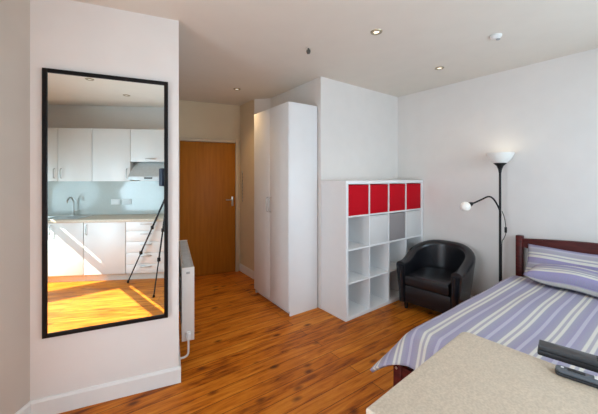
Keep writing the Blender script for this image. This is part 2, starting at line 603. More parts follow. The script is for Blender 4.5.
def place_fill(r):
    r.location = K(vx0, -0.06); r.rotation_euler = (0, 0, KA)
sash('window_4', vx0, vx1, vz0, vz1, None, place_fill)  # invented unseen window, put in only to admit the fill light

# skirting boards
def skirting(name, a, b, h=0.115, t=0.015):
    a = Vector((a[0], a[1], 0)); b = Vector((b[0], b[1], 0))
    d = (b-a).normalized(); n = Vector((-d.y, d.x, 0))
    mb = MB()
    L = (b-a).length
    ang = math.atan2(d.y, d.x)
    prof = [(0, 0), (t, 0), (t, h*0.86), (t*0.5, h), (0, h)]
    tb = bmesh.new()
    lo = [tb.verts.new((0, y, z)) for y, z in prof]; hi = [tb.verts.new((L, y, z)) for y, z in prof]
    tb.faces.new(lo[::-1]); tb.faces.new(hi)
    for i in range(len(prof)):
        tb.faces.new((lo[i], lo[(i+1) % 5], hi[(i+1) % 5], hi[i]))
    bmesh.ops.recalc_face_normals(tb, faces=tb.faces)
    mb._merge(tb)
    o = mb.build(name, M['trim'], None, a, ang, smooth=None)
    return struct(o)
skirting('baseboard_pillar', Pp(0.015, 0), B)
skirting('baseboard_hall_left', Pp(0, 2.42), Pp(0, 0))
skirting('baseboard_hall_right', N1, D2)
skirting('baseboard_bed', E1, C)
skirting('baseboard_left', B, (LW, -1.7))

# hall door
door = bpy.data.objects.new('door_1', None); COL.objects.link(door); struct(door)
door.location = Pp(0, 2.44); door.rotation_euler = (0, 0, PA)
MB().box(0.075, 0.895, -0.035, -0.004, 0.008, 2.045, 0.003).build('door_leaf', M['door_wood'], door)
f = MB()
f.box(0.02, 0.073, -0.05, -0.002, 0, 2.10, 0.003)
f.box(0.899, 0.945, -0.05, -0.002, 0, 2.10, 0.003)
f.box(0.073, 0.899, -0.05, -0.002, 2.05, 2.10, 0.003)
f.build('door_frame', M['frame_wood'], door)
h = MB()
h.box(0.835, 0.865, -0.042, -0.033, 1.05, 1.20, 0.003)
h.tube([(0.85, -0.04, 1.15), (0.85, -0.075, 1.15), (0.84, -0.085, 1.15), (0.74, -0.085, 1.15)], 0.009)
h.build('door_handle', M['steel'], door)

# ------------------------------------------------------------------ mirror
t = thing('wall_mirror', 'tall rectangular mirror in a thin black frame, hung on the white pillar', 'mirror', Pp(-0.433, 0, 0.497), PA)
mw, mh, fw = 0.722, 1.696, 0.026
f = MB()
for a in [(-mw/2, -mw/2+fw, 0, mh), (mw/2-fw, mw/2, 0, mh), (-mw/2+fw, mw/2-fw, 0, fw), (-mw/2+fw, mw/2-fw, mh-fw, mh)]:
    f.box(a[0], a[1], -0.027, -0.003, a[2], a[3], 0.003)
f.build('mirror_frame', M['black_frame'], t)
MB().box(-mw/2+fw*0.8, mw/2-fw*0.8, -0.018, -0.004, fw*0.8, mh-fw*0.8).build('mirror_glass', M['mirror'], t, smooth=None)

# ------------------------------------------------------------------ radiator
t = thing('radiator', 'white panel radiator on the hall side of the pillar', 'radiator', Pp(0, 0, 0), PA)
p = MB()
p.box(0.028, 0.044, 0.185, 1.29, 0.20, 0.775, 0.006)
p.box(0.100, 0.118, 0.185, 1.29, 0.20, 0.775, 0.006)
for i in range(30):
    y = 0.21+i*0.036
    p.box(0.116, 0.121, y, y+0.018, 0.24, 0.74, 0.002)
p.build('panel', M['rad'], t)
MB().box(0.026, 0.121, 0.170, 0.187, 0.20, 0.785, 0.004).build('end_panel', M['rad'], t)
MB().box(0.026, 0.121, 1.288, 1.305, 0.20, 0.785, 0.004).build('end_panel', M['rad'], t)
g = MB()
g.box(0.030, 0.119, 0.186, 1.29, 0.770, 0.780)
for i in range(36):
    y = 0.195+i*0.030
    g.box(0.045, 0.100, y, y+0.014, 0.779, 0.786)
g.build('top_grille', M['grille'], t)
v = MB()
v.lathe([(0.0, 0), (0.016, 0), (0.019, 0.01), (0.019, 0.045), (0.014, 0.055), (0, 0.055)], M4=Matrix.Translation((0.075, 0.150, 0.225)))
v.build('valve', M['plastic_white'], t)
MB().tube(spline([(0.075, 0.150, 0.225), (0.075, 0.150, 0.15), (0.070, 0.150, 0.105), (0.045, 0.150, 0.088), (0.001, 0.150, 0.085)], 4), 0.008).tube([(0.075, 0.150, 0.238), (0.075, 0.19, 0.238)], 0.009).build('pipe', M['rad'], t)
MB().box(0.06, 0.088, 0.1675, 0.1705, 0.735, 0.752, 0.001).build('bleed_cap', M['grille'], t)
for yb in (0.4, 1.05):
    MB().box(0.001, 0.03, yb, yb+0.04, 0.35, 0.65).build('bracket', M['rad'], t)

# ------------------------------------------------------------------ wardrobe (room frame: doors face out into the hall, -y)
t = thing('wardrobe', 'tall white two-door wardrobe standing between the hall and the cube shelf', 'wardrobe', R(-0.456, 1.474), RA-math.radians(2))
W2, DP, HT = 0.412, 0.395, 2.325
b = MB()
b.box(-W2, -W2+0.018, -DP+0.02, 0, 0.0, HT, 0.001); b.box(W2-0.018, W2, -DP+0.02, 0, 0.0, HT, 0.001)
b.box(-W2+0.018, W2-0.018, -DP+0.02, 0, HT-0.018, HT); b.box(-W2+0.018, W2-0.018, -DP+0.02, 0, 0.06, 0.078)
b.box(-W2+0.018, W2-0.018, -0.008, 0, 0.078, HT-0.018)
b.build('body', M['white_board'], t)
MB().box(-W2+0.018, W2-0.018, -DP+0.045, -DP+0.06, 0, 0.06).build('plinth', M['white_board'], t)
for s in (-1, 1):
    x0, x1 = (-W2, -0.0015) if s < 0 else (0.0015, W2)
    dd = MB().box(x0, x1, -DP, -DP+0.018, 0.055, HT-0.001, 0.002).build('door', M['white_board'], t)
    hx = s*0.035
    MB().tube([(hx, -DP-0.001, 1.095), (hx, -DP-0.026, 1.10), (hx, -DP-0.03, 1.12), (hx, -DP-0.03, 1.24), (hx, -DP-0.026, 1.26), (hx, -DP-0.001, 1.265)], 0.006).build('handle', M['steel'], dd)

# ------------------------------------------------------------------ cube shelf (room frame, front faces +x)
t = thing('cube_shelf', 'white sixteen-cube open shelf unit with red boxes along its top row', 'shelf', R(0.004, 0.74), RA)
KW, KD, KH, OT, IT = 1.462, 0.388, 1.47, 0.038, 0.016
f = MB()
f.box(0, KD, -KW/2, KW/2, 0, OT, 0.001).build('bottom_panel', M['white_board'], t)
MB().box(0, KD, -KW/2, KW/2, KH-OT, KH, 0.001).build('top_panel', M['white_board'], t)
for s in (-1, 1):
    y0 = -KW/2 if s < 0 else KW/2-OT
    MB().box(0, KD, y0, y0+OT, OT, KH-OT).build('side_panel', M['white_board'], t)
cw = (KW-2*OT-3*IT)/4
chh = (KH-2*OT-3*IT)/4
def cell(c, r):
    """c = 0 is the column beside the wardrobe, r = 0 the top row"""
    y1 = KW/2-OT-c*(cw+IT); z1 = KH-OT-r*(chh+IT)
    return y1-cw, y1, z1-chh, z1
# local +y points into the bed wall side: columns counted from the wardrobe run from -y
def cellw(c, r):
    y0 = -KW/2+OT+c*(cw+IT); z1 = KH-OT-r*(chh+IT)
    return y0, y0+cw, z1-chh, z1
for r in range(1, 4):
    z = KH-OT-r*(chh+IT)
    MB().box(0.003, KD-0.003, -KW/2+OT, KW/2-OT, z, z+IT).build('shelf', M['white_board'], t)
for c in range(1, 4):
    y = -KW/2+OT+c*(cw+IT)-IT
    for r in range(4):
        _, _, z0, z1 = cellw(0, r)
        MB().box(0.003, KD-0.003, y, y+IT, z0, z1).build('divider', M['white_board'], t)
SH = R(0.004, 0.74)
def store_box(c, r, name, m, label, group=None, back=0.010, handle=True):
    y0, y1, z0, z1 = cellw(c, r)
    base = SH + Matrix.Rotation(RA, 3, 'Z') @ Vector((KD-back, (y0+y1)/2, z0+0.0005))
    root = thing(name, label, 'box', base, RA, group)
    w2, hh, dp = cw/2-0.004, chh-0.010, 0.355
    b = MB()
    b.box(-0.012, 0, -w2, w2, 0, hh, 0.003); b.box(-dp, -dp+0.01, -w2, w2, 0, hh, 0.003)
    b.box(-dp+0.01, -0.012, -w2, -w2+0.008, 0, hh); b.box(-dp+0.01, -0.012, w2-0.008, w2, 0, hh)
    b.box(-dp+0.01, -0.012, -w2+0.008, w2-0.008, 0, 0.01)
    b.build('body', m, root)
    MB().box(-0.002, 0.0015, -w2+0.001, w2-0.001, hh-0.022, hh-0.001, 0.001).build('rim', m, root)
    return root
ords = ['first from the wardrobe', 'second from the wardrobe', 'above the dark grey box', 'nearest the bed wall']
for c in range(4):
    store_box(c, 0, 'storage_box', M['red'], 'red box in top row of the cube shelf, ' + ords[c], 'red boxes along the top row of the cube shelf')
store_box(2, 1, 'storage_box', M['grey_fabric'], 'dark grey fabric box in the second row of the cube shelf', None)
store_box(1, 1, 'storage_box', M['pale_fabric'], 'pale box in the cube shelf, on the wardrobe side of the grey box', 'pale boxes in the second row of the cube shelf')
store_box(3, 1, 'storage_box', M['pale_fabric'], 'pale box in the cube shelf, between the grey box and bed wall', 'pale boxes in the second row of the cube shelf')

# ------------------------------------------------------------------ tub armchair
t = thing('tub_armchair', 'black leather tub armchair between the cube shelf and the bed', 'armchair', R(0.795, 0.374), RA+math.radians(7))
CS = 0.985
hw, fd, bd = 0.335, 0.325, 0.32      # half width, front and back depth of the wall's centre line box
def chair_path():
    pts = []
    a, r = 0.285, 0.285
    for i in range(7):
        pts.append((a, -0.320+i*0.055))
    n = 18
    for i in range(1, n):
        th = PI*i/n
        pts.append((a*math.cos(th), 0.01+r*0.88*math.sin(th)))
    for i in range(7):
        pts.append((-a, 0.01-i*0.055))
    return pts
cp = chair_path()
tb = bmesh.new()
loops = []
nP = len(cp)
cum = [0]
for i in range(1, nP):
    cum.append(cum[-1]+math.dist(cp[i], cp[i-1]))
for i, (x, y) in enumerate(cp):
    x0, y0 = cp[max(i-1, 0)]; x1, y1 = cp[min(i+1, nP-1)]
    d = Vector((x1-x0, y1-y0, 0)).normalized(); n = Vector((d.y, -d.x, 0))   # outward
    s = cum[i]/cum[-1]
    u = abs(s-0.5)*2                     # 0 at back centre, 1 at arm front
    k = max(0.0, min(1.0, (0.92-u)/0.80)); k = k*k*(3-2*k)
    zt = 0.548 + 0.190*k
    zb = 0.085
    lean = 0.020 + 0.035*k
    wd = 0.045
    prof = []
    prof.append((wd*0.35, zb)); prof.append((wd*0.60, zb+0.03)); prof.append((wd, (zb+zt)/2)); prof.append((wd*1.25, zt-0.05))
    for a in range(1, 8):
        th = PI*a/8
        prof.append((wd*1.25*math.cos(th), zt-0.045+0.045*math.sin(th)))
    prof.append((-wd*1.15, zt-0.06)); prof.append((-wd*0.95, (zb+zt)/2)); prof.append((-wd*0.75, zb))
    ring = []
    for o_, z in prof:
        off = o_ + lean*(z-zb)/(zt-zb)
        ring.append(tb.verts.new((x+n.x*off, y+n.y*off, z)))
    loops.append(ring)
for a, b in zip(loops[:-1], loops[1:]):
    for i in range(len(a)):
        j = (i+1) % len(a)
        tb.faces.new((a[i], a[j], b[j], b[i]))
tb.faces.new(loops[0][::-1]); tb.faces.new(loops[-1])
bmesh.ops.recalc_face_normals(tb, faces=tb.faces)
mb = MB(); mb._merge(tb)
mb.build('tub_back', M['leather'], t, smooth=50)
# rolled front edges of the arms
for s in (-1, 1):
    pts = [(s*0.285+s*0.0, -0.322, 0.09), (s*0.290, -0.326, 0.30), (s*0.300, -0.328, 0.50)]
    MB().tube(spline(pts, 4), [0.030]*4 + [0.033]*4 + [0.036], 12).build('arm_front', M['leather'], t)
# seat cushion and apron
def seat_poly(r, fr):
    pts = [(-r, fr), (r, fr)]
    for i in range(0, 17):
        th = PI*i/16
        pts.append((r*math.cos(th), 0.0+r*0.86*math.sin(th)))
    return pts
MB().prism(seat_poly(0.236, -0.345), 0.285, 0.415, 0.035, 4).build('seat_cushion', M['leather'], t, smooth=60)
MB().prism(seat_poly(0.245, -0.318), 0.085, 0.284, 0.012, 2).build('base', M['leather'], t, smooth=40)
for x, y in ((-0.26, -0.27), (0.26, -0.27), (-0.2, 0.2), (0.2, 0.2)):
    MB().lathe([(0, 0), (0.018, 0), (0.026, 0.0845), (0, 0.0845)], 12, Matrix.Translation((x, y, 0))).build('leg', M['dark_leg'], t)

for ch in t.children:
    ch.data.transform(Matrix.Scale(CS, 4))

# ------------------------------------------------------------------ floor lamp
LP = R(1.345, 0.15)
t = thing('floor_lamp', 'black uplighter floor lamp with a bent reading arm, beside the bed', 'lamp', LP)
MB().lathe([(0, 0), (0.098, 0), (0.098, 0.012), (0.09, 0.022), (0.03, 0.030), (0.014, 0.05), (0, 0.05)], 32).build('base', M['black_metal'], t)
MB().tube([(0, 0, 0.04), (0, 0, 0.9), (0, 0, 1.58)], 0.0115, 12).build('pole', M['black_metal'], t)
MB().lathe([(0, 1.545), (0.012, 1.55), (0.018, 1.59), (0.032, 1.625), (0.060, 1.652), (0.056, 1.656), (0, 1.652)], 28).build('cup', M['black_metal'], t)
MB().lathe([(0.04, 1.655), (0.062, 1.657), (0.090, 1.685), (0.112, 1.722), (0.126, 1.762), (0.121, 1.762), (0.107, 1.724), (0.086, 1.690), (0.058, 1.664), (0.0, 1.664)], 40).build('shade', M['lamp_glass'], t)
MB().lathe([(0, 1.668), (0.02, 1.672), (0.03, 1.70), (0.022, 1.725), (0, 1.732)], 20).build('bulb', M['led_dim'], t)
arm = MB().tube(spline([(0, 0, 1.06), (-0.004, -0.012, 1.13), (-0.035, -0.014, 1.21), (-0.085, -0.014, 1.285), (-0.135, -0.014, 1.303), (-0.20, -0.014, 1.275), (-0.27, -0.014, 1.243), (-0.30, -0.014, 1.232)], 6), 0.0085, 10).build('reading_arm', M['black_metal'], t)
ax = Matrix.Translation((-0.292, -0.014, 1.236)) @ Vector((-0.92, 0, -0.40)).to_track_quat('Z', 'Y').to_matrix().to_4x4()
MB().lathe([(0, 0), (0.010, 0), (0.020, 0.018), (0.026, 0.042), (0, 0.042)], 20, ax).build('lamp_socket', M['black_metal'], arm)
MB().lathe([(0, 0.035)] + [(0.050*math.sin(PI*i/12), 0.088-0.050*math.cos(PI*i/12)) for i in range(2, 12)] + [(0, 0.138)], 24, ax).build('globe_shade', M['globe_glass'], arm)
MB().tube(spline([(0.012, -0.012, 1.15), (0.035, -0.012, 1.09), (0.05, -0.012, 1.00), (0.052, -0.012, 0.92), (0.03, -0.012, 0.86), (0.012, -0.010, 0.80), (0.013, -0.008, 0.4), (0.02, -0.01, 0.035)], 6), 0.0035, 8).build('cord', M['black_metal'], t)
MB().box(0.040, 0.060, -0.022, -0.004, 0.925, 0.985, 0.005).build('switch', M['black_metal'], t)
light('floor_lamp_glow', 'POINT', LP + Vector((0, 0, 1.775)), (0, 0, 1), 0.3, (1.0, 0.87, 0.66), size=0.04)

# ------------------------------------------------------------------ bed
BT0, BT1 = 1.462, 2.942
t = thing('bed', 'dark mahogany double bed frame with a curved headboard against the wall', 'bed', R(0, 0), RA)
hb = MB()
hb.box(BT0+0.062, BT1-0.062, -0.072, -0.045, 0.30, 0.42, 0.004)
NN = 24
x0b, x1b = BT0+0.058, BT1-0.058
tb = bmesh.new()
rings = []
for i in range(NN+1):
    u = i/NN
    x = x0b+(x1b-x0b)*u
    ar = math.sin(PI*u)
    zt = 0.880+0.050*ar; zb_ = 0.788+0.010*ar
    rings.append([tb.verts.new(v) for v in ((x, -0.074, zb_), (x, -0.074, zt), (x, -0.044, zt), (x, -0.044, zb_))])
for a, b in zip(rings[:-1], rings[1:]):
    for i in range(4):
        tb.faces.new((a[i], a[(i+1) % 4], b[(i+1) % 4], b[i]))
tb.faces.new(rings[0]); tb.faces.new(rings[-1][::-1])
bmesh.ops.recalc_face_normals(tb, faces=tb.faces)
bmesh.ops.bevel(tb, geom=[e for e in tb.edges if abs(e.verts[0].co.x-e.verts[1].co.x) > 1e-4], offset=0.006, segments=2, affect='EDGES')
hb._merge(tb)
hbo = hb.build('headboard', M['bed_wood'], t)
for x in (BT0, BT1-0.06):
    MB().box(x, x+0.06, -0.088, -0.030, 0, 0.908, 0.006).build('post', M['bed_wood'], hbo)
for i in range(9):
    x = BT0+0.14+i*(1.48-0.28)/8
    MB().box(x-0.02, x+0.02, -0.066, -0.052, 0.415, 0.79, 0.003).build('slat', M['bed_wood'], hbo)
FD = 2.085
for x in (BT0-0.055, BT1-0.04):
    MB().box(x, x+0.06, -FD, -FD+0.06, 0, 0.318, 0.005).build('foot_post', M['bed_wood'], t)
fr = MB().box(BT0+0.005, BT1-0.04, -FD+0.006, -FD+0.034, 0.14, 0.312, 0.004).build('foot_rail', M['bed_wood'], t)
MB().lathe([(0, 0), (0.009, 0), (0.009, 0.003), (0, 0.005)], 14, Matrix.Translation((BT0-0.030, -FD-0.001, 0.290)) @ Matrix.Rotation(PI/2, 4, 'X')).build('bolt_cap', M['steel'], t)
for x in (BT0-0.025, BT1-0.03):
    MB().box(x, x+0.026, -FD+0.05, -0.08, 0.14, 0.30, 0.004).build('side_rail', M['bed_wood'], t)
MB().box(BT0+0.055, BT1-0.045, -FD+0.075, -0.10, 0.27, 0.505, 0.04, 3).build('mattress', M['mattress'], t)
MB_sl = MB().box(BT0+0.04, BT1-0.04, -FD+0.05, -0.09, 0.235, 0.262).build('slat_base', M['bed_wood'], t)

# duvet: a cloth laid over the mattress, hanging at the foot and the near side
def cloth_mesh(name, m, label, cat):
    tL, tR, dF, dH = 1.532, 2.885, 1.985, 0.30
    OL, OF, OR_ = 0.31, 0.25, 0.20
    top = 0.552
    bm = bmesh.new()
    uvl = bm.loops.layers.uv.new('cloth')
    nq, np_ = 110, 120
    grid = []
    coords = {}
    for i in range(np_+1):
        p = dH + (dF+OF-dH)*i/np_
        row = []
        for j in range(nq+1):
            q = (tL-OL) + (tR+OR_-tL+OL)*j/nq
            ol = max(0.0, tL-q); of = max(0.0, p-dF); orr = max(0.0, q-tR)
            # rounded cloth corner
            r = math.hypot(ol, of)
            th = math.atan2(of, ol) if r > 0 else 0
            c2 = math.sin(2*th) if (ol > 0 and of > 0) else 0.0
            rr = r
            # arc-like fall: first few cm curve over the edge, then hang
            out_r = 0.34 + 0.38*c2
            R0 = 0.075
            def fall(s):
                if s < R0*PI/2:
                    a = s/R0
                    return R0*math.sin(a), R0*(1-math.cos(a))
                return R0, R0 + (s-R0*PI/2)
            lim = 0.40 if c2 > 0 else 9
            s = rr if rr < lim else lim + (rr-lim)*0.15
            ho, dr = fall(s)
            flare = out_r*max(0.0, dr-0.02)
            k = math.sqrt(max(0.05, 1-(out_r*0.72)**2))
            ho2 = ho*0.8 + flare; dr2 = dr*k
            t_ = max(q, tL) - (ho2*math.cos(th) if r > 0 else 0)
            d_ = min(p, dF) + (ho2*math.sin(th) if r > 0 else 0)
            z = top - dr2
            if orr > 0:
                h2, d2 = fall(orr)
                t_ = tR + h2*0.8 + 0.15*d2; z = min(z, top - d2)
            # soft waves
            ed = min(1.0, (abs(q-tL)+0.02)/0.2)
            z += 0.006*math.sin(7.0*p+2.2*q)*math.cos(5.3*q-1.0*p) * ed + 0.004*math.sin(13*q+3*p)*ed
            if ol > 0 and of == 0:
                t_ += 0.014*math.sin(9.0*p)*min(1, ol/0.15)
            if of > 0:
                d_ += 0.012*math.sin(11.0*q+1.0)*min(1, of/0.15)
            # tuck up slightly towards the pillows
            v = bm.verts.new((t_, -d_, z))
            row.append(v); coords[v] = (q, p)
        grid.append(row)
    for i in range(np_):
        for j in range(nq):
            f = bm.faces.new((grid[i][j], grid[i][j+1], grid[i+1][j+1], grid[i+1][j]))
            for lp in f.loops:
                lp[uvl].uv = coords[lp.vert]
    bmesh.ops.recalc_face_normals(bm, faces=bm.faces)
    up = sum(f.normal.z for f in bm.faces)
    if up < 0:
        bmesh.ops.reverse_faces(bm, faces=bm.faces)
    me = bpy.data.meshes.new(name); bm.to_mesh(me); bm.free()
    me.materials.append(m); me.shade_smooth()
    o = bpy.data.objects.new(name, me); COL.objects.link(o)
    o.location = R(0, 0); o.rotation_euler = (0, 0, RA)
    so = o.modifiers.new('thickness', 'SOLIDIFY'); so.thickness = 0.022; so.offset = -1
    return tag(o, label, cat)
cloth_mesh('duvet', M['duvet'], 'lavender and cream striped duvet spread over the bed', 'duvet')

def pillow(loc, rx, L, Wd, Th, uoff, label, seed):
    bm = bmesh.new()
    uvl = bm.loops.layers.uv.new('cloth')
    rnd = random.Random(seed)
    ph = [rnd.uniform(0, 6) for _ in range(4)]
    nu, nv = 48, 32
    sides = []
    co = {}
    for sgn in (1, -1):
        g = []
        for i in range(nu+1):
            row = []
            for j in range(nv+1):
                u = -1+2*i/nu; v = -1+2*j/nv
                prof = max(0.0, (1-abs(u)**3.2)*(1-abs(v)**2.6))**0.44
                pin = 1-0.05*(abs(u)**2)*0 
                x = L/2*u*(1-0.06*(1-abs(v)**2)*abs(u)**6*0)
                # corners stand out a little, edges pulled in
                x *= 1-0.05*(1-v*v)*u*u
                y = Wd/2*v*(1-0.06*(1-u*u)*v*v)
                z = sgn*Th/2*prof*(1+0.05*math.sin(4*u+ph[0])*math.cos(3*v+ph[1]))+0.008*math.sin(5*u+ph[2])*(1-u*u)
                row.append((x, y, z, u*L/2, v*Wd/2 + (sgn < 0)*0.037))
            g.append(row)
        sides.append(g)
    vg = [[[None]*(nv+1) for _ in range(nu+1)] for _ in range(2)]
    for s in range(2):
        for i in range(nu+1):
            for j in range(nv+1):
                if s == 1 and (i in (0, nu) or j in (0, nv)):
                    vg[1][i][j] = vg[0][i][j]
                else:
                    vg[s][i][j] = bm.verts.new(sides[s][i][j][:3])
    for s in range(2):
        for i in range(nu):
            for j in range(nv):
                idx = [(i, j), (i+1, j), (i+1, j+1), (i, j+1)]
                if s == 1:
                    idx = idx[::-1]
                f = bm.faces.new([vg[s][a][b] for a, b in idx])
                for lp, (a, b) in zip(f.loops, idx):
                    lp[uvl].uv = (sides[s][a][b][4]+uoff, sides[s][a][b][3])
    me = bpy.data.meshes.new('pillow'); bm.to_mesh(me); bm.free()
    me.materials.append(M['pillow']); me.shade_smooth()
    o = bpy.data.objects.new('pillow', me); COL.objects.link(o)
    o.location = loc
    o.rotation_euler = (Matrix.Rotation(RA, 3, 'Z') @ Matrix.Rotation(rx, 3, 'X')).to_euler()
    return tag(o, label, 'pillow', 'striped pillows at the head of the bed')
pillow(R(2.02, 0.345, 0.644), math.radians(5), 0.74, 0.31, 0.170, 0.003, 'striped pillow lying flat on the duvet, lower one of the pair', 3)
pillow(R(1.945, 0.150, 0.694), math.radians(64), 0.76, 0.32, 0.10, 0.02, 'striped pillow propped against the headboard on top of the lower pillow', 5)

# ------------------------------------------------------------------ breakfast counter (kitchen frame)
t = thing('breakfast_counter', 'white counter base below the speckled beige worktop by the bed', 'counter', K(0.953, 0), KA)
b = MB()
b.box(-0.27, 0.27, 0.004, 1.05, 0.08, 0.858)
b.build('body', M['kitchen'], t)
MB().box(-0.23, 0.23, 0.006, 1.00, 0, 0.08).build('plinth', M['plinth'], t)
for i in range(2):
    y0 = 0.06+i*0.49
    dd = MB().box(-0.290, -0.2705, y0, y0+0.485, 0.09, 0.855, 0.002).build('door', M['kitchen'], t)
    yh = y0+0.44 if i == 0 else y0+0.045
    MB().tube([(-0.291, yh, 0.66), (-0.315, yh, 0.665), (-0.318, yh, 0.68), (-0.318, yh, 0.78), (-0.315, yh, 0.795), (-0.291, yh, 0.80)], 0.006).build('handle', M['steel'], dd)
def round_rect(x0, x1, y0, y1, r, corners, n=6):
    pts = []
    cs = [(x0, y0, PI, 'a'), (x1, y0, 1.5*PI, 'b'), (x1, y1, 0, 'c'), (x0, y1, 0.5*PI, 'd')]
    for x, y, a0, k in cs:
        if k not in corners:
            pts.append((x, y)); continue
        cx = x0+r if x == x0 else x1-r; cy = y0+r if y == y0 else y1-r
        for i in range(n+1):
            a = a0+0.5*PI*i/n
            pts.append((cx+r*math.cos(a), cy+r*math.sin(a)))
    return pts
WH = 0.90
tag(MB().prism(round_rect(-0.313, 0.310, 0.004, 1.163, 0.028, 'c'), 0.859, WH, 0.008, 3).build('worktop', M['laminate'], None, K(0.953, 0), KA), 'speckled beige laminate worktop with two remotes on it, in front of the bed', 'worktop')

# remotes lying along the worktop's bed-side edge
def remote(loc, rz, name, label, L, Wd, Th, mtop, mbot, curve, buttons):
    root = thing(name, label, 'remote control', loc, rz, None)
    rr = Wd*curve
    pl = round_rect(0, L, -Wd/2, Wd/2, rr, 'abcd', 6)
    MB().prism(pl, 0, Th*0.55, 0.004, 2).build('case', mbot, root)
    pl2 = round_rect(0.002, L-0.002, -Wd/2+0.002, Wd/2-0.002, rr*0.9, 'abcd', 6)
    MB().prism(pl2, Th*0.55, Th, 0.003, 2).build('face', mtop, root)
    for x, y, w_, d_, m_ in buttons:
        MB().box(x-w_/2, x+w_/2, y-d_/2, y+d_/2, Th-0.001, Th+0.0022, 0.001).build('button', m_, root)
    return root
ra = math.atan2(-.669, .743)
btn = [(0.150+0.016*i, -0.013+0.013*j, 0.009, 0.007, M['remote_black']) for i in range(3) for j in range(3)]
remote(Vector((0.834, 1.044, WH+0.0005)), ra, 'remote_control', 'thick black remote control along the worktop edge, the one nearer the bed', 0.21, 0.054, 0.034, M['remote_dark'], M['remote_black'], 0.10, btn)
btn = [(0.018, 0.006, 0.007, 0.007, M['pale_button']), (0.098, 0.006, 0.018, 0.018, M['pale_button'])] + [(0.125+0.016*i, -0.011+0.011*j, 0.010, 0.007, M['rubber']) for i in range(4) for j in range(3)]
btn += [(0.050, 0.004, 0.040, 0.014, M['remote_black'])]
remote(Vector((0.800, 0.936, WH+0.0005)), ra-0.0, 'remote_control', 'slim blue-grey remote control with pale buttons, the one farther from the bed', 0.19, 0.042, 0.018, M['remote_grey'], M['remote_black'], 0.42, btn)

# ------------------------------------------------------------------ kitchen run along the right wall (seen in the mirror)
def kitchen_unit(x0, x1, label, doors, drawers=0, hpos=None):
    root = thing('base_cabinet', label, 'cabinet', K((x0+x1)/2, 0), KA, 'white base cabinets of the kitchen')
    w2 = (x1-x0)/2-0.001
    MB().box(-w2, w2, 0.004, 0.555, 0.10, 0.859).build('body', M['kitchen'], root)
    MB().box(-w2, w2, 0.04, 0.52, 0, 0.10).build('plinth', M['plinth'], root)
    if drawers:
        hts = [0.135, 0.15, 0.16, 0.16, 0.13][:drawers]
        z = 0.857
        tot = 0.755
        hts = [h*tot/sum(hts) for h in hts]
        for h_ in hts:
            dr = MB().box(-w2+0.002, w2-0.002, 0.556, 0.575, z-h_+0.003, z, 0.002).build('drawer', M['kitchen'], root)
            zc = z-h_*0.25
            MB().tube([(-0.07, 0.574, zc), (-0.068, 0.60, zc), (-0.055, 0.603, zc), (0.055, 0.603, zc), (0.068, 0.60, zc), (0.07, 0.574, zc)], 0.006).build('handle', M['steel'], dr)
            z -= h_
    else:
        n = doors
        for i in range(n):
            a = -w2+0.002+i*(2*w2-0.002)/n; bb = a+(2*w2-0.002)/n-0.003
            dr = MB().box(a, bb, 0.556, 0.575, 0.103, 0.857, 0.002).build('door', M['kitchen'], root)
            xh = (a+0.04 if hpos == 'l' else bb-0.04) if n == 1 else (bb-0.04 if i == 0 else a+0.04)
            MB().tube([(xh, 0.574, 0.68), (xh, 0.60, 0.685), (xh, 0.603, 0.70), (xh, 0.603, 0.80), (xh, 0.60, 0.815), (xh, 0.574, 0.82)], 0.006).build('handle', M['steel'], dr)
    return root
kitchen_unit(-0.654, -0.090, 'white base cabinet with a stack of drawers, behind the tripod', 0, 5)
kitchen_unit(-1.225, -0.656, 'white single-door base cabinet beside the drawers', 1, 0, 'l')
kitchen_unit(-2.16, -1.227, 'white double-door base cabinet under the kitchen sink', 2)
tag(MB().prism([(-2.72, 0.004), (-0.085, 0.004), (-0.085, 0.612), (-2.22, 0.612)], 0.860, WH, 0.006).build('worktop', M['laminate'], None, K(0, 0), KA), 'long pale worktop along the white kitchen cabinets', 'worktop')
struct(MB().box(-2.70, -0.02, 0.0005, 0.0035, WH+0.001, 1.446).build('wall_splashback', M['splash'], None, K(0, 0), KA))

def wall_unit(x0, x1, z0, z1, label, hside):
    root = thing('wall_cabinet', label, 'cabinet', K((x0+x1)/2, 0, z0), KA, 'white wall cabinets of the kitchen')
    w2 = (x1-x0)/2-0.001; H = z1-z0
    MB().box(-w2, w2, 0.004, 0.325, 0, H).build('body', M['kitchen'], root)
    dr = MB().box(-w2+0.001, w2-0.001, 0.326, 0.345, -0.002, H, 0.002).build('door', M['kitchen'], root)
    if hside == 'b':
        MB().tube([(-0.07, 0.344, 0.04), (-0.068, 0.37, 0.04), (-0.055, 0.373, 0.04), (0.055, 0.373, 0.04), (0.068, 0.37, 0.04), (0.07, 0.344, 0.04)], 0.006).build('handle', M['steel'], dr)
    else:
        xh = -w2+0.045 if hside == 'l' else w2-0.045
        MB().tube([(xh, 0.344, 0.045), (xh, 0.37, 0.05), (xh, 0.373, 0.065), (xh, 0.373, 0.165), (xh, 0.37, 0.18), (xh, 0.344, 0.185)], 0.006).build('handle', M['steel'], dr)
    return root
wall_unit(-2.22, -1.709, 1.447, 2.24, 'white wall cabinet at the window end of the kitchen', 'r')
wall_unit(-1.707, -1.235, 1.447, 2.24, 'white wall cabinet above the kitchen tap', 'l')
wall_unit(-1.233, -0.690, 1.447, 2.24, 'white wall cabinet beside the cooker hood, above the wall sockets', 'r')
wall_unit(-0.688, -0.10, 1.745, 2.24, 'short white wall cabinet above the cooker hood', 'b')
t = thing('cooker_hood', 'slanted grey cooker hood under the short wall cabinet', 'cooker hood', K(-0.394, 0, 1.47), KA)
tb = bmesh.new()
prof = [(0.006, 0.0), (0.44, 0.0), (0.44, 0.045), (0.20, 0.27), (0.006, 0.27)]
lo = [tb.verts.new((-0.285, y, z)) for y, z in prof]; hi = [tb.verts.new((0.285, y, z)) for y, z in prof]
tb.faces.new(lo); tb.faces.new(hi[::-1])
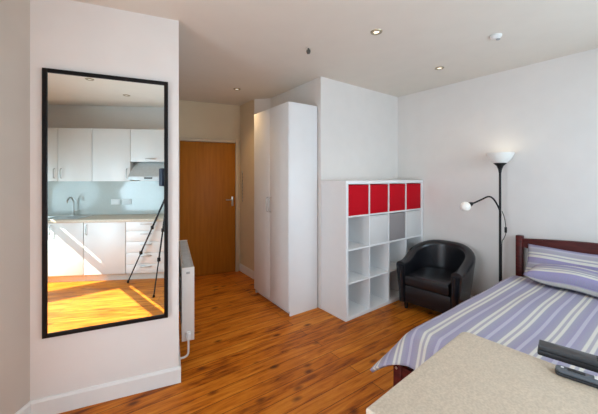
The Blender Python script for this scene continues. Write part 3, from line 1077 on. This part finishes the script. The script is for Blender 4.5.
for i in range(5):
    tb.faces.new((lo[i], lo[(i+1) % 5], hi[(i+1) % 5], hi[i]))
bmesh.ops.recalc_face_normals(tb, faces=tb.faces)
mb = MB(); mb._merge(tb); mb.build('canopy', M['hood'], t, smooth=None)
MB().box(-0.23, 0.23, 0.05, 0.40, -0.004, 0.0).build('filter', M['steel'], t)
MB().box(-0.06, 0.06, 0.438, 0.443, 0.012, 0.034, 0.001).build('switch_strip', M['remote_black'], t)

t = thing('kitchen_tap', 'curved chrome tap standing behind the kitchen sink', 'tap', K(-1.66, 0.065, WH), KA)
MB().lathe([(0, 0), (0.026, 0), (0.024, 0.012), (0.015, 0.02), (0.013, 0.10), (0, 0.10)], 20).build('base', M['steel'], t)
MB().tube(spline([(0, 0, 0.09), (0, 0, 0.22), (0, 0.04, 0.28), (0, 0.10, 0.285), (0, 0.15, 0.24), (0, 0.155, 0.21)], 6), 0.011, 12).build('spout', M['steel'], t)
MB().tube([(0.012, 0, 0.06), (0.05, 0, 0.075), (0.085, 0, 0.10)], [0.008, 0.007, 0.006]).build('lever', M['steel'], t)
t = thing('kitchen_sink', 'steel inset sink with a drainer in the kitchen worktop', 'sink', K(-1.75, 0.32, WH), KA)
s = MB()
s.box(-0.42, 0.42, -0.21, -0.18, 0.0005, 0.006, 0.002); s.box(-0.42, 0.42, 0.18, 0.21, 0.0005, 0.006, 0.002)
s.box(0.38, 0.42, -0.18, 0.18, 0.0005, 0.006, 0.002); s.box(-0.42, -0.02, -0.18, 0.18, 0.0005, 0.005, 0.002)
s.box(-0.02, 0.38, -0.18, 0.18, 0.0005, 0.0025)
s.build('bowl_rim', M['steel'], t)
d = MB()
for i in range(8):
    d.box(-0.40, -0.04, -0.16+i*0.043, -0.148+i*0.043, 0.004, 0.009, 0.002)
d.build('drainer', M['steel'], t)
MB().lathe([(0, 0.0026), (0.03, 0.0026), (0.028, 0.005), (0, 0.004)], 18, Matrix.Translation((0.18, 0, 0))).build('plughole', M['grille'], t)

for x0, lab in ((-1.126, 'white double socket on the kitchen splashback, nearer the tap'), (-0.953, 'white double socket on the kitchen splashback, nearer the cooker hood')):
    t = thing('wall_socket', lab, 'socket', K(x0+0.07, 0.004, 1.06), KA, 'sockets on the kitchen splashback')
    MB().box(-0.07, 0.07, 0, 0.010, 0, 0.088, 0.003).build('plate', M['plastic_white'], t)
    for s_ in (-1, 1):
        MB().box(s_*0.035-0.010, s_*0.035+0.010, 0.0095, 0.014, 0.05, 0.07, 0.002).build('switch', M['plastic_white'], t)

# ------------------------------------------------------------------ scanner camera on its tripod (seen in the mirror)
t = thing('camera_tripod', 'navy room-scanning camera on a black tripod, seen in the mirror', 'camera', (0, -0.075, 0))
cb = MB().box(-0.115, 0.115, -0.055, 0.055, 1.375, 1.635, 0.018, 3).build('camera_body', M['navy'], t)
for z in (1.43, 1.509, 1.588):
    MB().lathe([(0, 0), (0.020, 0), (0.020, 0.006), (0.015, 0.010), (0, 0.011)], 20, Matrix.Translation((0.0, 0.052, z)) @ Matrix.Rotation(-PI/2, 4, 'X')).build('lens', M['lens'], cb)
MB().lathe([(0, 1.30), (0.035, 1.30), (0.04, 1.32), (0.03, 1.345), (0.055, 1.36), (0.055, 1.3745), (0, 1.3745)], 24).build('head', M['black_metal'], t)
MB().tube([(0, 0, 0.75), (0, 0, 1.31)], 0.014, 12).build('column', M['black_metal'], t)
MB().lathe([(0, 1.17), (0.036, 1.17), (0.042, 1.20), (0.036, 1.235), (0, 1.235)], 18).build('collar', M['black_metal'], t)
feet = [K(-0.585, 0.665), Vector((-0.39, 0.425, 0)), K(0.17, 0.28)]
for fp in feet:
    fl = Vector((fp.x, fp.y+0.075, 0))
    d = fl.normalized()
    top = d*0.035 + Vector((0, 0, 1.205)); bot = fl + Vector((0, 0, 0.012))
    m1 = top.lerp(bot, 0.36); m2 = top.lerp(bot, 0.66)
    lg = MB().tube([top, m1], 0.0135, 10).tube([m1, m2], 0.0110, 10).tube([m2, bot], 0.0085, 10).build('leg', M['black_metal'], t)
    for mm in (m1, m2):
        MB().box(-0.018, 0.018, -0.018, 0.018, -0.025, 0.025, 0.006, 2, Matrix.Translation(mm)).build('leg_lock', M['black_metal'], lg)
    MB().lathe([(0, 0), (0.014, 0), (0.016, 0.01), (0.010, 0.035), (0, 0.035)], 12, Matrix.Translation((fl.x, fl.y, 0))).build('rubber_foot', M['black_metal'], lg)

# ------------------------------------------------------------------ ceiling fittings
def downlight(loc, label, energy):
    t = thing('downlight', label, 'downlight', (loc[0], loc[1], CH), 0, 'recessed ceiling downlights')
    MB().lathe([(0.022, -0.001), (0.026, -0.008), (0.043, -0.007), (0.047, 0.0), (0.022, 0.0)], 28).build('ring', M['brass'], t)
    MB().lathe([(0, -0.004), (0.014, -0.0045), (0.022, -0.002), (0.022, 0.0), (0, 0.0)], 20).build('lamp', M['led'] if energy else M['led_dim'], t)
    if energy:
        light('downlight_beam', 'SPOT', (loc[0], loc[1], CH-0.02), (0, 0, -1), energy, (1.0, 0.66, 0.32), size=0.03, spot=math.radians(125), blend=0.8)
    return t
downlight((0.614, 2.37), 'ceiling downlight mid room, between the sprinkler head and the smoke alarm', 4)
downlight((1.483, 3.155), 'ceiling downlight close to the bed wall', 4)
downlight((-0.811, 3.91), 'ceiling downlight in the hall in front of the door', 20)
downlight((-1.0, 0.12), 'ceiling downlight by the window, seen only in the mirror', 0)
downlight((-0.472, -0.33), 'ceiling downlight over the kitchen, seen only in the mirror', 0)
t = thing('sprinkler_head', 'small dark sprinkler head hanging from the ceiling', 'sprinkler', (0.084, 2.66, CH))
MB().lathe([(0, -0.0005), (0.024, -0.0005), (0.020, -0.006), (0, -0.006)], 20).build('rose', M['ceiling'], t)
MB().lathe([(0, -0.006), (0.008, -0.006), (0.008, -0.016), (0.018, -0.022), (0.019, -0.040), (0.012, -0.054), (0, -0.056)], 16).build('body', M['dark_cord'], t)
t = thing('smoke_alarm', 'white smoke alarm on the ceiling above the bed', 'smoke alarm', (1.60, 2.43, CH))
MB().lathe([(0, -0.0005), (0.042, -0.0005), (0.042, -0.012), (0.032, -0.022), (0, -0.034)], 32).build('body', M['plastic_white'], t)
MB().lathe([(0, -0.034), (0.016, -0.034), (0.014, -0.040), (0, -0.041)], 16, Matrix.Translation((0.012, -0.01, 0.0))).build('sensor', M['grille'], t)

# cord on the wall by the wardrobe
t = thing('hanging_cord', 'thin grey beaded cord hanging on the wall between door and wardrobe', 'cord', Pp(0.976, 2.25, 1.12), PA)
c = MB()
c.tube([(0, 0, 0), (0, 0, 0.46)], 0.004, 8)
for i in range(9):
    c.lathe([(0, -0.012), (0.008, -0.006), (0.008, 0.006), (0, 0.012)], 10, Matrix.Translation((0, 0, 0.02+i*0.052)))
c.build('cord', M['grey_cord'], t)
MB().box(-0.010, 0.0, -0.012, 0.012, 0.455, 0.485, 0.003).build('hook', M['steel'], t)
